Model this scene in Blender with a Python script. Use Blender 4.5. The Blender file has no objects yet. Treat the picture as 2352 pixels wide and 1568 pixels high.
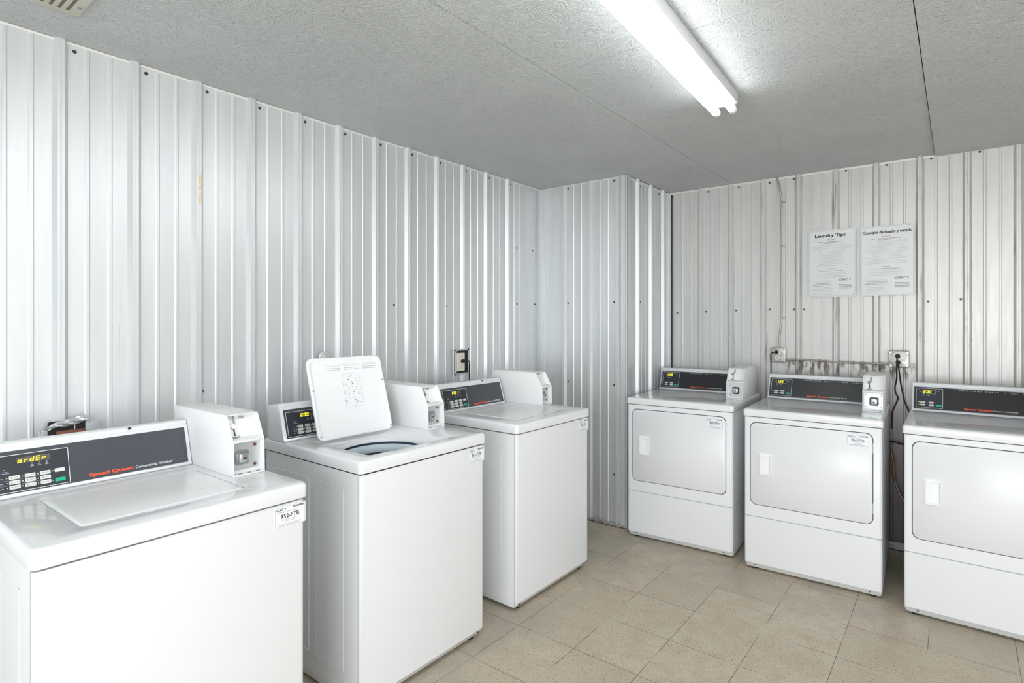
import bpy, bmesh, math, random
from math import sin, cos, tan, pi, radians, atan2, hypot
from mathutils import Vector, Matrix
random.seed(7)
S = bpy.context.scene
COL = S.collection

# ------------------------------------------------------------------ camera, world, light, exposure
TH = 0.6406; CAMZ = 1.4148
cd = bpy.data.cameras.new('camera'); cam = bpy.data.objects.new('camera', cd); COL.objects.link(cam)
cam.location = (0, 0, CAMZ); cam.rotation_euler = (pi/2, 0, TH)
cd.sensor_width = 36; cd.lens = 1282.22/2352*36
cd.shift_x = (1176-1245)/2352; cd.shift_y = (736.8-784)/2352
cd.clip_start = 0.02
S.camera = cam

w = bpy.data.worlds.new('world'); S.world = w; w.use_nodes = True
w.node_tree.nodes['Background'].inputs[0].default_value = (0.85, 0.93, 1.0, 1)
w.node_tree.nodes['Background'].inputs[1].default_value = 1.0

def area(name, loc, rot, sx, sy, power, color):
    l = bpy.data.lights.new(name, 'AREA'); l.shape = 'RECTANGLE'; l.size = sx; l.size_y = sy
    l.energy = power; l.color = color
    o = bpy.data.objects.new(name, l); COL.objects.link(o); o.location = loc; o.rotation_euler = rot
    return o
# fill lamps added at made-up openings behind and to the right of the camera
area('fill_rear', (0.65, -2.42, 1.30), (radians(90), 0, 0), 3.1, 1.9, 108, (0.94, 0.97, 1.0))
area('fill_right', (2.58, 0.2, 1.30), (radians(90), 0, radians(90)), 2.6, 1.8, 37, (1.0, 0.98, 0.95))

S.view_settings.view_transform = 'Standard'; S.view_settings.look = 'None'
S.view_settings.gamma = 1; S.view_settings.use_curve_mapping = False
S.view_settings.exposure = 0.27
TUBE = 12.5

# ------------------------------------------------------------------ dimensions
XL, YB, YJ, XJ, H = -2.5516, 4.0968, 3.4044, -1.8205, 2.4123
XR, YR = 2.45, -2.3

# ------------------------------------------------------------------ materials
def mat(name, col, rough=.5, metal=0., emit=None, est=1., spec=.5, coat=0.):
    m = bpy.data.materials.new(name); m.use_nodes = True
    b = m.node_tree.nodes['Principled BSDF']
    b.inputs['Base Color'].default_value = (*col, 1); b.inputs['Roughness'].default_value = rough
    b.inputs['Metallic'].default_value = metal; b.inputs['Specular IOR Level'].default_value = spec
    b.inputs['Coat Weight'].default_value = coat
    if emit: b.inputs['Emission Color'].default_value = (*emit, 1); b.inputs['Emission Strength'].default_value = est
    return m

class NT:
    """small helper for node trees"""
    def __init__(s, m): s.t = m.node_tree; s.b = s.t.nodes['Principled BSDF']
    def n(s, k, **kw):
        x = s.t.nodes.new(k)
        for a, v in kw.items(): setattr(x, a, v)
        return x
    def l(s, a, b): s.t.links.new(a, b)
    def put(s, inp, v):
        if isinstance(v, (int, float, tuple)): inp.default_value = v
        else: s.l(v, inp)
    def math(s, op, a, b=0., c=0.):
        x = s.n('ShaderNodeMath', operation=op)
        s.put(x.inputs[0], a); s.put(x.inputs[1], b); s.put(x.inputs[2], c)
        return x.outputs[0]
    def mix(s, f, a, b, mode='MIX'):
        x = s.n('ShaderNodeMix', data_type='RGBA', blend_type=mode)
        s.put(x.inputs[0], f); s.put(x.inputs[6], a); s.put(x.inputs[7], b)
        return x.outputs[2]
    def coord(s): return s.n('ShaderNodeTexCoord').outputs['Object']
    def mapped(s, v, scale=(1, 1, 1), rot=(0, 0, 0), loc=(0, 0, 0)):
        x = s.n('ShaderNodeMapping'); s.l(v, x.inputs[0])
        x.inputs['Scale'].default_value = scale; x.inputs['Rotation'].default_value = rot; x.inputs['Location'].default_value = loc
        return x.outputs[0]
    def noise(s, v, sc=5., det=3., rough=.5, dist=0.):
        x = s.n('ShaderNodeTexNoise'); s.l(v, x.inputs['Vector'])
        x.inputs['Scale'].default_value = sc; x.inputs['Detail'].default_value = det
        x.inputs['Roughness'].default_value = rough; x.inputs['Distortion'].default_value = dist
        return x.outputs[0]
    def ramp(s, f, pts):
        x = s.n('ShaderNodeValToRGB'); s.l(f, x.inputs[0]); e = x.color_ramp.elements
        while len(e) < len(pts): e.new(.5)
        for i, (p, c) in enumerate(pts):
            e[i].position = p; e[i].color = (*c, 1) if len(c) == 3 else c
        return x.outputs[0]
    def step(s, v, a, b):
        x = s.n('ShaderNodeMapRange'); x.interpolation_type = 'SMOOTHSTEP'; s.put(x.inputs[0], v)
        x.inputs[1].default_value = a; x.inputs[2].default_value = b
        return x.outputs[0]
    def bump(s, h, strength=.3, dist=.002):
        x = s.n('ShaderNodeBump'); s.l(h, x.inputs['Height']); x.inputs['Strength'].default_value = strength
        x.inputs['Distance'].default_value = dist; s.l(x.outputs[0], s.b.inputs['Normal'])

def sheet_metal(name, col, dirt=0.):
    m = mat(name, col, .42, .30 if dirt else .50); t = NT(m); c = t.coord()
    sep = t.n('ShaderNodeSeparateXYZ'); t.l(c, sep.inputs[0]); X, Y, Z = sep.outputs
    n1 = t.noise(t.mapped(c, (9, 9, .8)), 1.6, 4)
    base = t.mix(t.step(n1, .3, .75), (col[0]*.90, col[1]*.91, col[2]*.92, 1), (col[0], col[1], col[2], 1))
    # paint rubbed off in short vertical scuffs
    n2 = t.noise(t.mapped(c, (60, 60, 2.2)), 1.2, 5, .65)
    base = t.mix(t.math('MULTIPLY', t.step(n2, .66, .72), .25), base, (.42, .42, .40, 1))
    if dirt:
        # grime that sits along the ribs and hangs under the cable
        n3 = t.noise(t.mapped(c, (14, 14, 1.6)), 2.2, 6, .7)
        fr = t.math('FRACT', t.math('DIVIDE', t.math('ADD', X, 1.5578+.1143+2.286), .2286))
        near = t.math('SUBTRACT', 1., t.step(t.math('ABSOLUTE', t.math('SUBTRACT', fr, .5)), .085, .15))
        right = t.step(X, -1.75, -.9)
        rib = t.math('MULTIPLY', t.math('MULTIPLY', near, t.step(n3, .52, .70)), t.math('MULTIPLY', right, .5))
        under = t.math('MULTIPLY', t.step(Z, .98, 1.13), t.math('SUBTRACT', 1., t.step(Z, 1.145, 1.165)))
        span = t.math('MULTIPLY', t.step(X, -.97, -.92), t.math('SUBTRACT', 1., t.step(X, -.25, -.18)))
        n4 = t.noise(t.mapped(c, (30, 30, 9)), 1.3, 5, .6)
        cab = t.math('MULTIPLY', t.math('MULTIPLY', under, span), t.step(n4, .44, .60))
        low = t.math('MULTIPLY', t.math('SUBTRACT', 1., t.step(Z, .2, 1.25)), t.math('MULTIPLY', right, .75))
        n5 = t.noise(c, 26, 4, .7)
        spots = t.math('MULTIPLY', t.step(n5, .70, .76), t.math('MULTIPLY', right, .55))
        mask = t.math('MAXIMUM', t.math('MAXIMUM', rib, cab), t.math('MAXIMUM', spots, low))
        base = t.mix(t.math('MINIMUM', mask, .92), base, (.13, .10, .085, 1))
        warm = t.step(X, -1.5, 0.)
        base = t.mix(t.math('MULTIPLY', warm, .38), base, (.80, .74, .70, 1), 'MULTIPLY')
        # rust bloom low down between the machines
        dx = t.math('POWER', t.math('MULTIPLY', t.math('ADD', X, .335), 30), 2.)
        dz = t.math('POWER', t.math('MULTIPLY', t.math('SUBTRACT', Z, .52), 9), 2.)
        rust = t.math('SUBTRACT', 1., t.step(t.math('SQRT', t.math('ADD', dx, dz)), .5, 1.1))
        base = t.mix(t.math('MULTIPLY', rust, .8), base, (.30, .13, .04, 1))
    if not dirt:
        px_ = t.math('SUBTRACT', 1., t.step(t.math('ABSOLUTE', t.math('SUBTRACT', Y, 1.018)), .007, .010))
        pz_ = t.math('SUBTRACT', 1., t.step(t.math('ABSOLUTE', t.math('SUBTRACT', Z, 1.965)), .05, .07))
        pm = t.math('MULTIPLY', t.math('MULTIPLY', px_, pz_), t.step(t.noise(c, 55, 2), .47, .50))
        base = t.mix(pm, base, (.70, .56, .36, 1))
    t.l(base, t.b.inputs['Base Color'])
    n6 = t.noise(t.mapped(c, (40, 40, 3)), 2, 3)
    t.l(t.math('MULTIPLY_ADD', n6, .14, .34), t.b.inputs['Roughness'])
    t.bump(t.noise(t.mapped(c, (5, 5, .9)), 1.2, 1), .12, .003)
    return m

M_WALL = sheet_metal('galvanised_sheet', (.75, .765, .77))
M_BACK = sheet_metal('weathered_sheet', (.70, .70, .68), 1.)
M_TRIM = mat('painted_trim', (.80, .80, .76), .45, .2)
M_DARKGAP = mat('dark_gap', (.02, .02, .02), .9)

def make_ceiling_mat():
    m = mat('painted_strand_board', (.585, .605, .61), .5, 0, spec=.5); t = NT(m); c = t.coord()
    hs = []
    for k, (cs, off) in enumerate(((34, 0.), (52, 3.3))):
        v = t.n('ShaderNodeTexVoronoi', voronoi_dimensions='2D'); t.l(t.mapped(c, loc=(off, off, 0)), v.inputs['Vector']); v.inputs['Scale'].default_value = cs
        v.inputs['Randomness'].default_value = 1
        r = t.n('ShaderNodeVectorRotate', rotation_type='Z_AXIS'); t.l(c, r.inputs['Vector'])
        sp = t.n('ShaderNodeSeparateColor'); t.l(v.outputs['Color'], sp.inputs[0])
        t.l(t.math('MULTIPLY', sp.outputs[0], 6.28), r.inputs['Angle'])
        hs.append(t.noise(t.mapped(r.outputs[0], (26, 210, 1)), 1., 2, .5))
    h = t.math('ADD', hs[0], t.math('MULTIPLY', hs[1], .8))
    t.bump(h, 1.0, .0055)
    crack = t.step(hs[0], .36, .30)
    col = t.mix(t.math('MULTIPLY', crack, .35), (.585, .605, .61, 1), (.20, .21, .21, 1))
    big = t.noise(c, 2.2, 3)
    col = t.mix(t.step(big, .35, .7), col, (.93, .93, .93, 1), 'MULTIPLY')
    t.l(col, t.b.inputs['Base Color'])
    return m
M_CEIL = make_ceiling_mat()

def make_floor_mat():
    m = mat('vinyl_floor_tile', (.42, .37, .29), .42, 0, spec=.4); t = NT(m); c = t.coord()
    sep = t.n('ShaderNodeSeparateXYZ'); t.l(c, sep.inputs[0]); X, Y, Z = sep.outputs
    wob = t.noise(c, 1.1, 2)
    gx = t.math('DIVIDE', t.math('ADD', t.math('ADD', X, 1.641+3.07), t.math('MULTIPLY', t.math('SUBTRACT', wob, .5), .015)), .307)
    gy = t.math('DIVIDE', t.math('ADD', Y, 10-2.0152+.0048), .3050)
    gy = t.math('SUBTRACT', t.math('DIVIDE', t.math('SUBTRACT', Y, 2.0152), .3050), -20.)
    fx = t.math('ABSOLUTE', t.math('SUBTRACT', t.math('FRACT', t.math('ADD', gx, .5)), .5))
    fy = t.math('ABSOLUTE', t.math('SUBTRACT', t.math('FRACT', t.math('ADD', gy, .5)), .5))
    edge = t.math('MINIMUM', fx, fy)
    line = t.math('SUBTRACT', 1., t.step(edge, .0022, .0062))
    ln = t.noise(c, 3.1, 2)
    line = t.math('MULTIPLY', line, t.step(ln, .36, .52))
    # one tone per tile
    cx = t.math('FLOOR', gx); cy = t.math('FLOOR', gy)
    cb = t.n('ShaderNodeCombineXYZ'); t.l(cx, cb.inputs[0]); t.l(cy, cb.inputs[1])
    wn = t.n('ShaderNodeTexWhiteNoise', noise_dimensions='2D'); t.l(cb.outputs[0], wn.inputs['Vector'])
    base = t.mix(wn.outputs['Value'], (.54, .465, .35, 1), (.61, .53, .41, 1))
    mot = t.noise(c, 9, 6, .62, .6)
    base = t.mix(t.step(mot, .35, .7), base, (.52, .43, .315, 1))
    fine = t.noise(t.mapped(c, (1, .75, 1)), 150, 4, .65, .8)
    base = t.mix(t.math('MULTIPLY', t.step(fine, .555, .63), .62), base, (.17, .14, .11, 1))
    base = t.mix(t.math('MULTIPLY', t.math('SUBTRACT', 1., t.step(fine, .33, .40)), .45), base, (.62, .58, .50, 1))
    # patchy grey tone along the machines
    g1 = t.noise(c, 5, 4, .6)
    nearw = t.math('SUBTRACT', 1., t.step(X, -1.66, -1.38))
    neard = t.step(Y, 2.75, 3.25)
    gm = t.math('MULTIPLY', t.math('MAXIMUM', nearw, neard), t.step(g1, .32, .6))
    base = t.mix(t.math('MULTIPLY', gm, .55), base, (.36, .34, .29, 1))
    base = t.mix(t.math('MULTIPLY', line, .85), base, (.055, .045, .035, 1))
    t.l(base, t.b.inputs['Base Color'])
    t.bump(t.math('SUBTRACT', t.math('MULTIPLY', mot, .4), line), .35, .0012)
    t.l(t.math('MULTIPLY_ADD', mot, .25, .30), t.b.inputs['Roughness'])
    return m
M_FLOOR = make_floor_mat()

M_WHITE = mat('white_enamel', (.80, .81, .825), .22, 0, coat=.4)
M_WHITE2 = mat('white_cabinet_paint', (.79, .80, .815), .30)
M_LID = mat('white_lid_enamel', (.88, .89, .90), .25)
M_BOX = mat('coin_box_paint', (.85, .86, .86), .32)
M_PANEL = mat('charcoal_panel', (.060, .067, .080), .33)
M_PANEL2 = mat('black_panel', (.022, .022, .026), .35)
M_KEY = mat('keypad_black', (.028, .032, .042), .35)
M_OFFW = mat('print_white', (.78, .80, .78), .5)
M_GREYP = mat('print_grey', (.40, .41, .43), .6)
M_INK = mat('print_black', (.012, .012, .015), .5)
M_RED = mat('print_orange_red', (.85, .10, .035), .45)
M_REDINK = mat('print_dark_red', (.45, .06, .05), .6)
M_TEAL = mat('print_teal', (.01, .25, .30), .5)
M_GREEN = mat('button_green', (.0, .45, .22), .4)
M_BTN = mat('button_cream', (.70, .72, .66), .45)
M_LED = mat('display_yellow', (.9, .8, .02), .5, emit=(1, .86, .0), est=1.0)
M_LEDOFF = mat('display_window', (.12, .11, .09), .3)
M_CHROME = mat('chrome', (.62, .64, .65), .22, .9)
M_STEEL = mat('dull_steel', (.35, .36, .36), .4, .8)
M_ZINC = mat('zinc_plate', (.62, .65, .65), .38, .6)
M_BLACK = mat('black_rubber', (.012, .012, .012), .5)
M_BROWN = mat('brown_rivet', (.14, .045, .03), .5)
M_PAPER = mat('laminated_paper', (.74, .76, .76), .3)
M_LABEL = mat('label_vinyl', (.86, .87, .90), .3)
M_IVORY = mat('ivory_plastic', (.74, .70, .60), .4)
M_SCREW = mat('screw_grey', (.09, .09, .085), .5, .5)
M_TUB = mat('tub_plastic', (.60, .70, .76), .4)
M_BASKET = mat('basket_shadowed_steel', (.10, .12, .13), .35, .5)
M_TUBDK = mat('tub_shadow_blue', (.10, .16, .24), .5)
M_VENT = mat('vent_cream', (.66, .66, .56), .5)
M_SLOT = mat('vent_slot', (.16, .14, .09), .7)
M_CABLE = mat('armoured_cable', (.42, .39, .35), .4, .6)
M_TUBEGL = mat('fluorescent_glass', (.9, .9, .9), .3, emit=(.96, 1.0, .99), est=TUBE)
M_REDBOX = mat('red_brown_pipe', (.24, .08, .05), .7)

def make_foil():
    m = mat('foil_tape', (.70, .72, .74), .36, .7); t = NT(m)
    t.bump(t.noise(t.coord(), 90, 2, .5), .35, .002); return m
M_FOIL = make_foil()
def make_oxide():
    m = mat('galvanised_box', (.58, .57, .55), .4, .6); t = NT(m); c = t.coord()
    t.l(t.mix(t.step(t.noise(c, 40, 4), .5, .7), (.60, .585, .56, 1), (.30, .26, .23, 1)), t.b.inputs['Base Color']); return m
M_GALV = make_oxide()

# ------------------------------------------------------------------ mesh helpers
class MB:
    def __init__(s): s.bm = bmesh.new()
    def box(s, x0, x1, y0, y1, z0, z1):
        v = [s.bm.verts.new((x, y, z)) for x in (x0, x1) for y in (y0, y1) for z in (z0, z1)]
        for f in ((0, 1, 3, 2), (4, 6, 7, 5), (0, 4, 5, 1), (2, 3, 7, 6), (0, 2, 6, 4), (1, 5, 7, 3)):
            s.bm.faces.new([v[i] for i in f])
        return s
    def loft(s, rings, cap0=True, cap1=True, closed=True):
        R = [[s.bm.verts.new(p) for p in r] for r in rings]; n = len(R[0])
        for a, b in zip(R, R[1:]):
            for i in range(n if closed else n-1):
                j = (i+1) % n
                s.bm.faces.new((a[i], a[j], b[j], b[i]))
        if cap0: s.bm.faces.new(list(reversed(R[0])))
        if cap1: s.bm.faces.new(R[-1])
        return s
    def prism(s, prof, x0, x1, ax=0):
        """profile of (a,b) pairs swept along axis ax"""
        def P(x, a, b): return ((x, a, b), (a, x, b), (a, b, x))[ax]
        return s.loft([[P(x0, a, b) for a, b in prof], [P(x1, a, b) for a, b in prof]])
    def cyl(s, p, d, r, h, n=20, r2=None):
        d = Vector(d).normalized(); q = d.to_track_quat('Z', 'Y'); p = Vector(p); r2 = r if r2 is None else r2
        return s.loft([[p + q @ Vector((rr*cos(2*pi*i/n), rr*sin(2*pi*i/n), hh)) for i in range(n)] for rr, hh in ((r, 0), (r2, h))])
    def tube(s, pts, r, n=8):
        pts = [Vector(p) for p in pts]; rings = []; a = None
        for i, p in enumerate(pts):
            d = (pts[min(i+1, len(pts)-1)] - pts[max(i-1, 0)]).normalized()
            if a is None: a = d.orthogonal()
            a = (a - d*a.dot(d)).normalized(); b = d.cross(a)
            rings.append([p + a*r*cos(2*pi*k/n) + b*r*sin(2*pi*k/n) for k in range(n)])
        return s.loft(rings)
    def xf(s, M): bmesh.ops.transform(s.bm, matrix=M, verts=s.bm.verts); return s
    def done(s, name, m, parent=None, bevel=0, seg=2, sharp=35, off=None):
        bm = s.bm
        if off: bmesh.ops.translate(bm, vec=off, verts=bm.verts)
        bmesh.ops.recalc_face_normals(bm, faces=bm.faces)
        if bevel:
            es = [e for e in bm.edges if len(e.link_faces) == 2 and e.calc_face_angle(0) > radians(30)]
            bmesh.ops.bevel(bm, geom=es, offset=bevel, segments=seg, profile=.5, affect='EDGES', clamp_overlap=True)
        me = bpy.data.meshes.new(name); bm.to_mesh(me); bm.free()
        for p in me.polygons: p.use_smooth = True
        me.set_sharp_from_angle(angle=radians(sharp))
        me.materials.append(m)
        o = bpy.data.objects.new(name, me); COL.objects.link(o)
        if parent: o.parent = parent
        return o

def rrect(x0, x1, y0, y1, z, r, n=5):
    out = []
    for cx, cy, a0 in ((x1-r, y1-r, 0), (x0+r, y1-r, 90), (x0+r, y0+r, 180), (x1-r, y0+r, 270)):
        for k in range(n+1):
            a = radians(a0+90*k/n); out.append((cx+r*cos(a), cy+r*sin(a), z))
    return out

def spline(pts, n=8):
    P = [Vector(p) for p in pts]; P = [P[0]*2-P[1]] + P + [P[-1]*2-P[-2]]; out = []
    for i in range(1, len(P)-2):
        for k in range(n):
            t = k/n; a, b, c, d = P[i-1:i+3]
            out.append(.5*((2*b)+(c-a)*t+(2*a-5*b+4*c-d)*t*t+(3*b-a-3*c+d)*t**3))
    out.append(P[-2]); return out

def tag(o, label=None, cat=None, group=None, kind=None):
    if label: o['label'] = label
    if cat: o['category'] = cat
    if group: o['group'] = group
    if kind: o['kind'] = kind
    return o
def empty(name, loc, rz=0):
    o = bpy.data.objects.new(name, None); COL.objects.link(o); o.location = loc; o.rotation_euler = (0, 0, rz)
    o.empty_display_size = .1
    return o

def text_bm(txt, wd, ht, bold=0., shear=0., space=1., serif=False, dep=.0004):
    """lettering as a thin solid fitted to wd x ht, origin at lower left, in the xy plane"""
    cu = bpy.data.curves.new('t', 'FONT'); cu.body = txt; cu.offset = bold; cu.shear = shear; cu.space_character = space
    cu.resolution_u = 3
    o = bpy.data.objects.new('t', cu); COL.objects.link(o)
    dg = bpy.context.evaluated_depsgraph_get(); me = bpy.data.meshes.new_from_object(o.evaluated_get(dg))
    bm = bmesh.new(); bm.from_mesh(me); bpy.data.objects.remove(o); bpy.data.curves.remove(cu); bpy.data.meshes.remove(me)
    if serif:
        ys = [v.co.y for v in bm.verts]; add = []
        for e in bm.edges:
            a, b = e.verts[0].co, e.verts[1].co
            if len(e.link_faces) == 1 and abs(a.y-b.y) < .004 and .05 < abs(a.x-b.x) < .22:
                f = e.link_faces[0].calc_center_median(); add.append((min(a.x, b.x), max(a.x, b.x), a.y, 1 if f.y > a.y else -1))
        for x0, x1, y, sg in add:
            q = [bm.verts.new(p) for p in ((x0-.045, y, 0), (x1+.045, y, 0), (x1+.045, y+sg*.035, 0), (x0-.045, y+sg*.035, 0))]
            bm.faces.new(q if sg > 0 else q[::-1])
    ex = bmesh.ops.extrude_face_region(bm, geom=bm.faces[:])
    bmesh.ops.translate(bm, vec=(0, 0, 1), verts=[v for v in ex['geom'] if isinstance(v, bmesh.types.BMVert)])
    xs = [v.co.x for v in bm.verts]; ys = [v.co.y for v in bm.verts]
    x0, x1, y0, y1 = min(xs), max(xs), min(ys), max(ys)
    for v in bm.verts:
        v.co = Vector(((v.co.x-x0)/(x1-x0)*wd, (v.co.y-y0)/(y1-y0)*ht, v.co.z*dep))
    return bm

SEG = {'0': 'abcdef', '1': 'bc', '2': 'abged', '5': 'afgcd', 'o': 'cdeg', 'r': 'eg', 'd': 'bcdeg', 'E': 'adefg', '7': 'abc', '.': ''}
def sevenseg(txt, wd, ht, dots=()):
    """seven segment digits in the xy plane, slanted"""
    b = MB(); n = len(txt); p = wd/n; cw = p*.66; t = ht*.16
    def bar(x0, y0, x1, y1):
        b.box(min(x0, x1), max(x0, x1), min(y0, y1), max(y0, y1), 0, .0004)
    for i, ch in enumerate(txt):
        x = i*p; h = ht/2
        R = {'a': (x, ht-t, x+cw, ht), 'd': (x, 0, x+cw, t), 'g': (x, h-t/2, x+cw, h+t/2),
             'b': (x+cw-t, h, x+cw, ht), 'c': (x+cw-t, 0, x+cw, h), 'f': (x, h, x+t, ht), 'e': (x, 0, x+t, h)}
        for s_ in SEG[ch]: bar(*R[s_])
        if i in dots: bar(x+cw+t*.2, 0, x+cw+t*1.1, t)
    for v in b.bm.verts: v.co.x += v.co.y*.15
    return b

# ------------------------------------------------------------------ the room
RH, RG = .0175, .0160
def ribbed(name, m, length, ribs, pitch, to_world, zt=H, parent=None):
    """corrugated sheet: profile (s along the wall, d towards the room)"""
    pr = []
    feats = []
    for c in ribs:
        if c > .05: feats.append((c-.0225, [(0, 0), (.0125, RH), (.0205, RH), (.0215, RG), (.0235, RG), (.0245, RH), (.0325, RH), (.045, 0)]))
        for fr in (.35, .655):
            q = c+fr*pitch
            feats.append((q-.0085, [(0, 0), (.004, .0032), (.013, .0032), (.017, 0)]))
    feats.sort(key=lambda f: f[0])
    pr.append((0, 0))
    for s0, pts in feats:
        if s0 <= 0.002 or s0+pts[-1][0] >= length-.002: continue
        for a, d in pts: pr.append((s0+a, d))
    pr.append((length, 0))
    b = MB()
    bot = [b.bm.verts.new(to_world(s, d, 0)) for s, d in pr]; top = [b.bm.verts.new(to_world(s, d, zt)) for s, d in pr]
    bk = [b.bm.verts.new(to_world(s, -.05, z)) for s in (0, length) for z in (0, zt)]
    for i in range(len(pr)-1): b.bm.faces.new((bot[i], bot[i+1], top[i+1], top[i]))
    b.bm.faces.new((bk[0], bk[1], bk[3], bk[2]))
    b.bm.faces.new([bk[0]]+bot+[bk[2]]); b.bm.faces.new([bk[1]]+top+[bk[3]])
    b.bm.faces.new((bot[0], top[0], bk[1], bk[0])); b.bm.faces.new((bot[-1], top[-1], bk[3], bk[2]))
    o = b.done(name, m, parent, sharp=14); return tag(o, kind='structure')

ribsL = [(.5646-YR)+.2226*k for k in range(-13, 12)]
wl = ribbed('wall_left', M_WALL, YJ-YR, ribsL, .2226, lambda s, d, z: (XL+d, YR+s, z))
wj = ribbed('wall_alcove_front', M_WALL, XJ-XL, [(-2.3334-XL), (-2.111-XL), (-1.8853-XL)], .2226, lambda s, d, z: (XL+s, YJ-d, z))
ws = ribbed('wall_alcove_side', M_WALL, YB-YJ, [3.5644-YJ, 3.773-YJ, 3.9842-YJ], .2100, lambda s, d, z: (XJ+d, YJ+s, z))
wb = ribbed('wall_back', M_BACK, XR-XJ, [(-1.5578-XJ)+.2286*k for k in range(-1, 18)], .2286, lambda s, d, z: (XJ+s, YB-d, z))

def wall_with_hole(name, axis, pos, a0, a1, h0, h1, z0, z1):
    b = MB(); t = .06
    def bx(p, q, r, s):
        if axis == 'x': b.box(pos, pos+t, p, q, r, s)
        else: b.box(p, q, pos-t, pos, r, s)
    bx(a0, h0, 0, H); bx(h1, a1, 0, H); bx(h0, h1, 0, z0); bx(h0, h1, z1, H)
    o = b.done(name, M_WALL); return tag(o, kind='structure')
wall_with_hole('wall_right', 'x', XR, YR, YB+.05, -1.1, 1.5, .40, 2.2)
wall_with_hole('wall_rear', 'y', YR, XL-.05, XR+.06, -.90, 2.2, .35, 2.25)
def frame(name, axis, pos, a0, a1, z0, z1):
    b = MB(); t = .05
    for p, q, r, s in ((a0, a0+t, z0, z1), (a1-t, a1, z0, z1), ((a0+a1)/2-t/2, (a0+a1)/2+t/2, z0, z1), (a0, a1, z0, z0+t), (a0, a1, z1-t, z1)):
        if axis == 'x': b.box(pos+.005, pos+.05, p, q, r, s)
        else: b.box(p, q, pos-.05, pos-.005, r, s)
    tag(b.done(name, M_TRIM), kind='structure')
frame('fill_opening_1', 'y', YR, -.90, 2.2, .35, 2.25)  # frames of unseen openings, added so the fill lamps can shine in
frame('fill_opening_2', 'x', XR, -1.1, 1.5, .40, 2.2)

# floor
tag(MB().box(XL-.06, XR+.06, YR-.06, YB+.06, -.06, 0).done('floor', M_FLOOR), kind='structure')
# ceiling: strand board sheets with open joints
b = MB()
def sheet(x0, x1, y0, y1, dz0=0, dz1=0):
    g = .0016; x0 += g; x1 -= g; y0 += g; y1 -= g
    v = [b.bm.verts.new((x, y, H+dz+zz)) for zz in (0, .012) for x, y, dz in ((x0, y0, dz0), (x1, y0, dz0), (x1, y1, dz1), (x0, y1, dz1))]
    for f in ((3, 2, 1, 0), (4, 5, 6, 7), (0, 1, 5, 4), (1, 2, 6, 5), (2, 3, 7, 6), (3, 0, 4, 7)): b.bm.faces.new([v[i] for i in f])
E1, E2, E3 = -1.322, -.112, 1.10
for y0, y1 in ((YR, 0.002), (0.002, 2.440), (2.440, YB)): sheet(XL-.02, E1, y0, y1)
for y0, y1 in ((YR, -.60), (-.60, 1.842), (1.842, YB)): sheet(E1, E2, y0, y1)
for y0, y1 in ((YR, -.06), (-.06, 2.380)): sheet(E2, E3, y0, y1)
sheet(E2, E3, 2.380, YB, 0, -.014)
for y0, y1 in ((YR, .62), (.62, 3.06), (3.06, YB)): sheet(E3, XR+.02, y0, y1)
ceil = tag(b.done('ceiling', M_CEIL), kind='structure')
tag(MB().box(XL-.06, XR+.06, YR-.06, YB+.06, H+.016, H+.06).done('ceiling_backing', M_DARKGAP, ceil), kind='structure')

# trims
def trim(n, boxes, m=M_TRIM, bev=.0012):
    b = MB()
    for q in boxes: b.box(*q)
    return tag(b.done('trim_%d' % n, m, bevel=bev, seg=1), kind='structure')
trim(1, [(XL, XL+.006, YR, YJ, H-.011, H-.001)])
trim(2, [(XL, XJ, YJ-.006, YJ, H-.009, H-.001)])
trim(3, [(XJ, XJ+.008, YJ, YB, H-.020, H-.004)])
trim(4, [(XJ, XR, YB-.008, YB, H-.016, H-.003)])
# outside corner trim, two lips with an open joint between them
trim(5, [(XJ-.030, XJ+.002, YJ-.020, YJ-.017, 0.005, H-.002), (XJ-.032, XJ-.029, YJ-.02, YJ, .005, H-.002),
         (XJ+.0165, XJ+.0195, YJ-.014, YJ+.030, .005, H-.002), (XJ+.004, XJ+.0165, YJ-.020, YJ-.017, .005, H-.002), (XJ+.0, XJ+.0195, YJ+.028, YJ+.030, .005, H-.002)], M_WALL, .0008)
# inside corner channel of the alcove
trim(6, [(XL, XL+.045, YJ-.004, YJ-.001, 0, H-.004), (XL+.001, XL+.005, YJ-.05, YJ, 0, H-.004), (XL+.043, XL+.047, YJ-.018, YJ, 0, H-.004)], M_WALL, .0008)
trim(7, [(XJ, XJ+.03, YB-.018, YB-.001, 0, H-.006), (XJ+.001, XJ+.006, YB-.04, YB, 0, H-.006)], M_WALL, .0008)
# floor channels
trim(8, [(XL, XJ-.004, YJ-.026, YJ-.002, .0, .006), (XL, XJ-.004, YJ-.026, YJ-.0235, .0, .022)], M_GALV)
trim(9, [(XJ+.03, XR, YB-.026, YB-.002, .0, .006), (XJ+.03, XR, YB-.026, YB-.0235, .0, .05)], M_GALV)

trim(10, [(XJ+.031, XJ+.039, YB-.012, YB-.010, .0, H-.02), (XJ+.0005, XJ+.0035, YJ+.035, YB, H-.006, H-.0005)], M_DARKGAP, 0)
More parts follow.
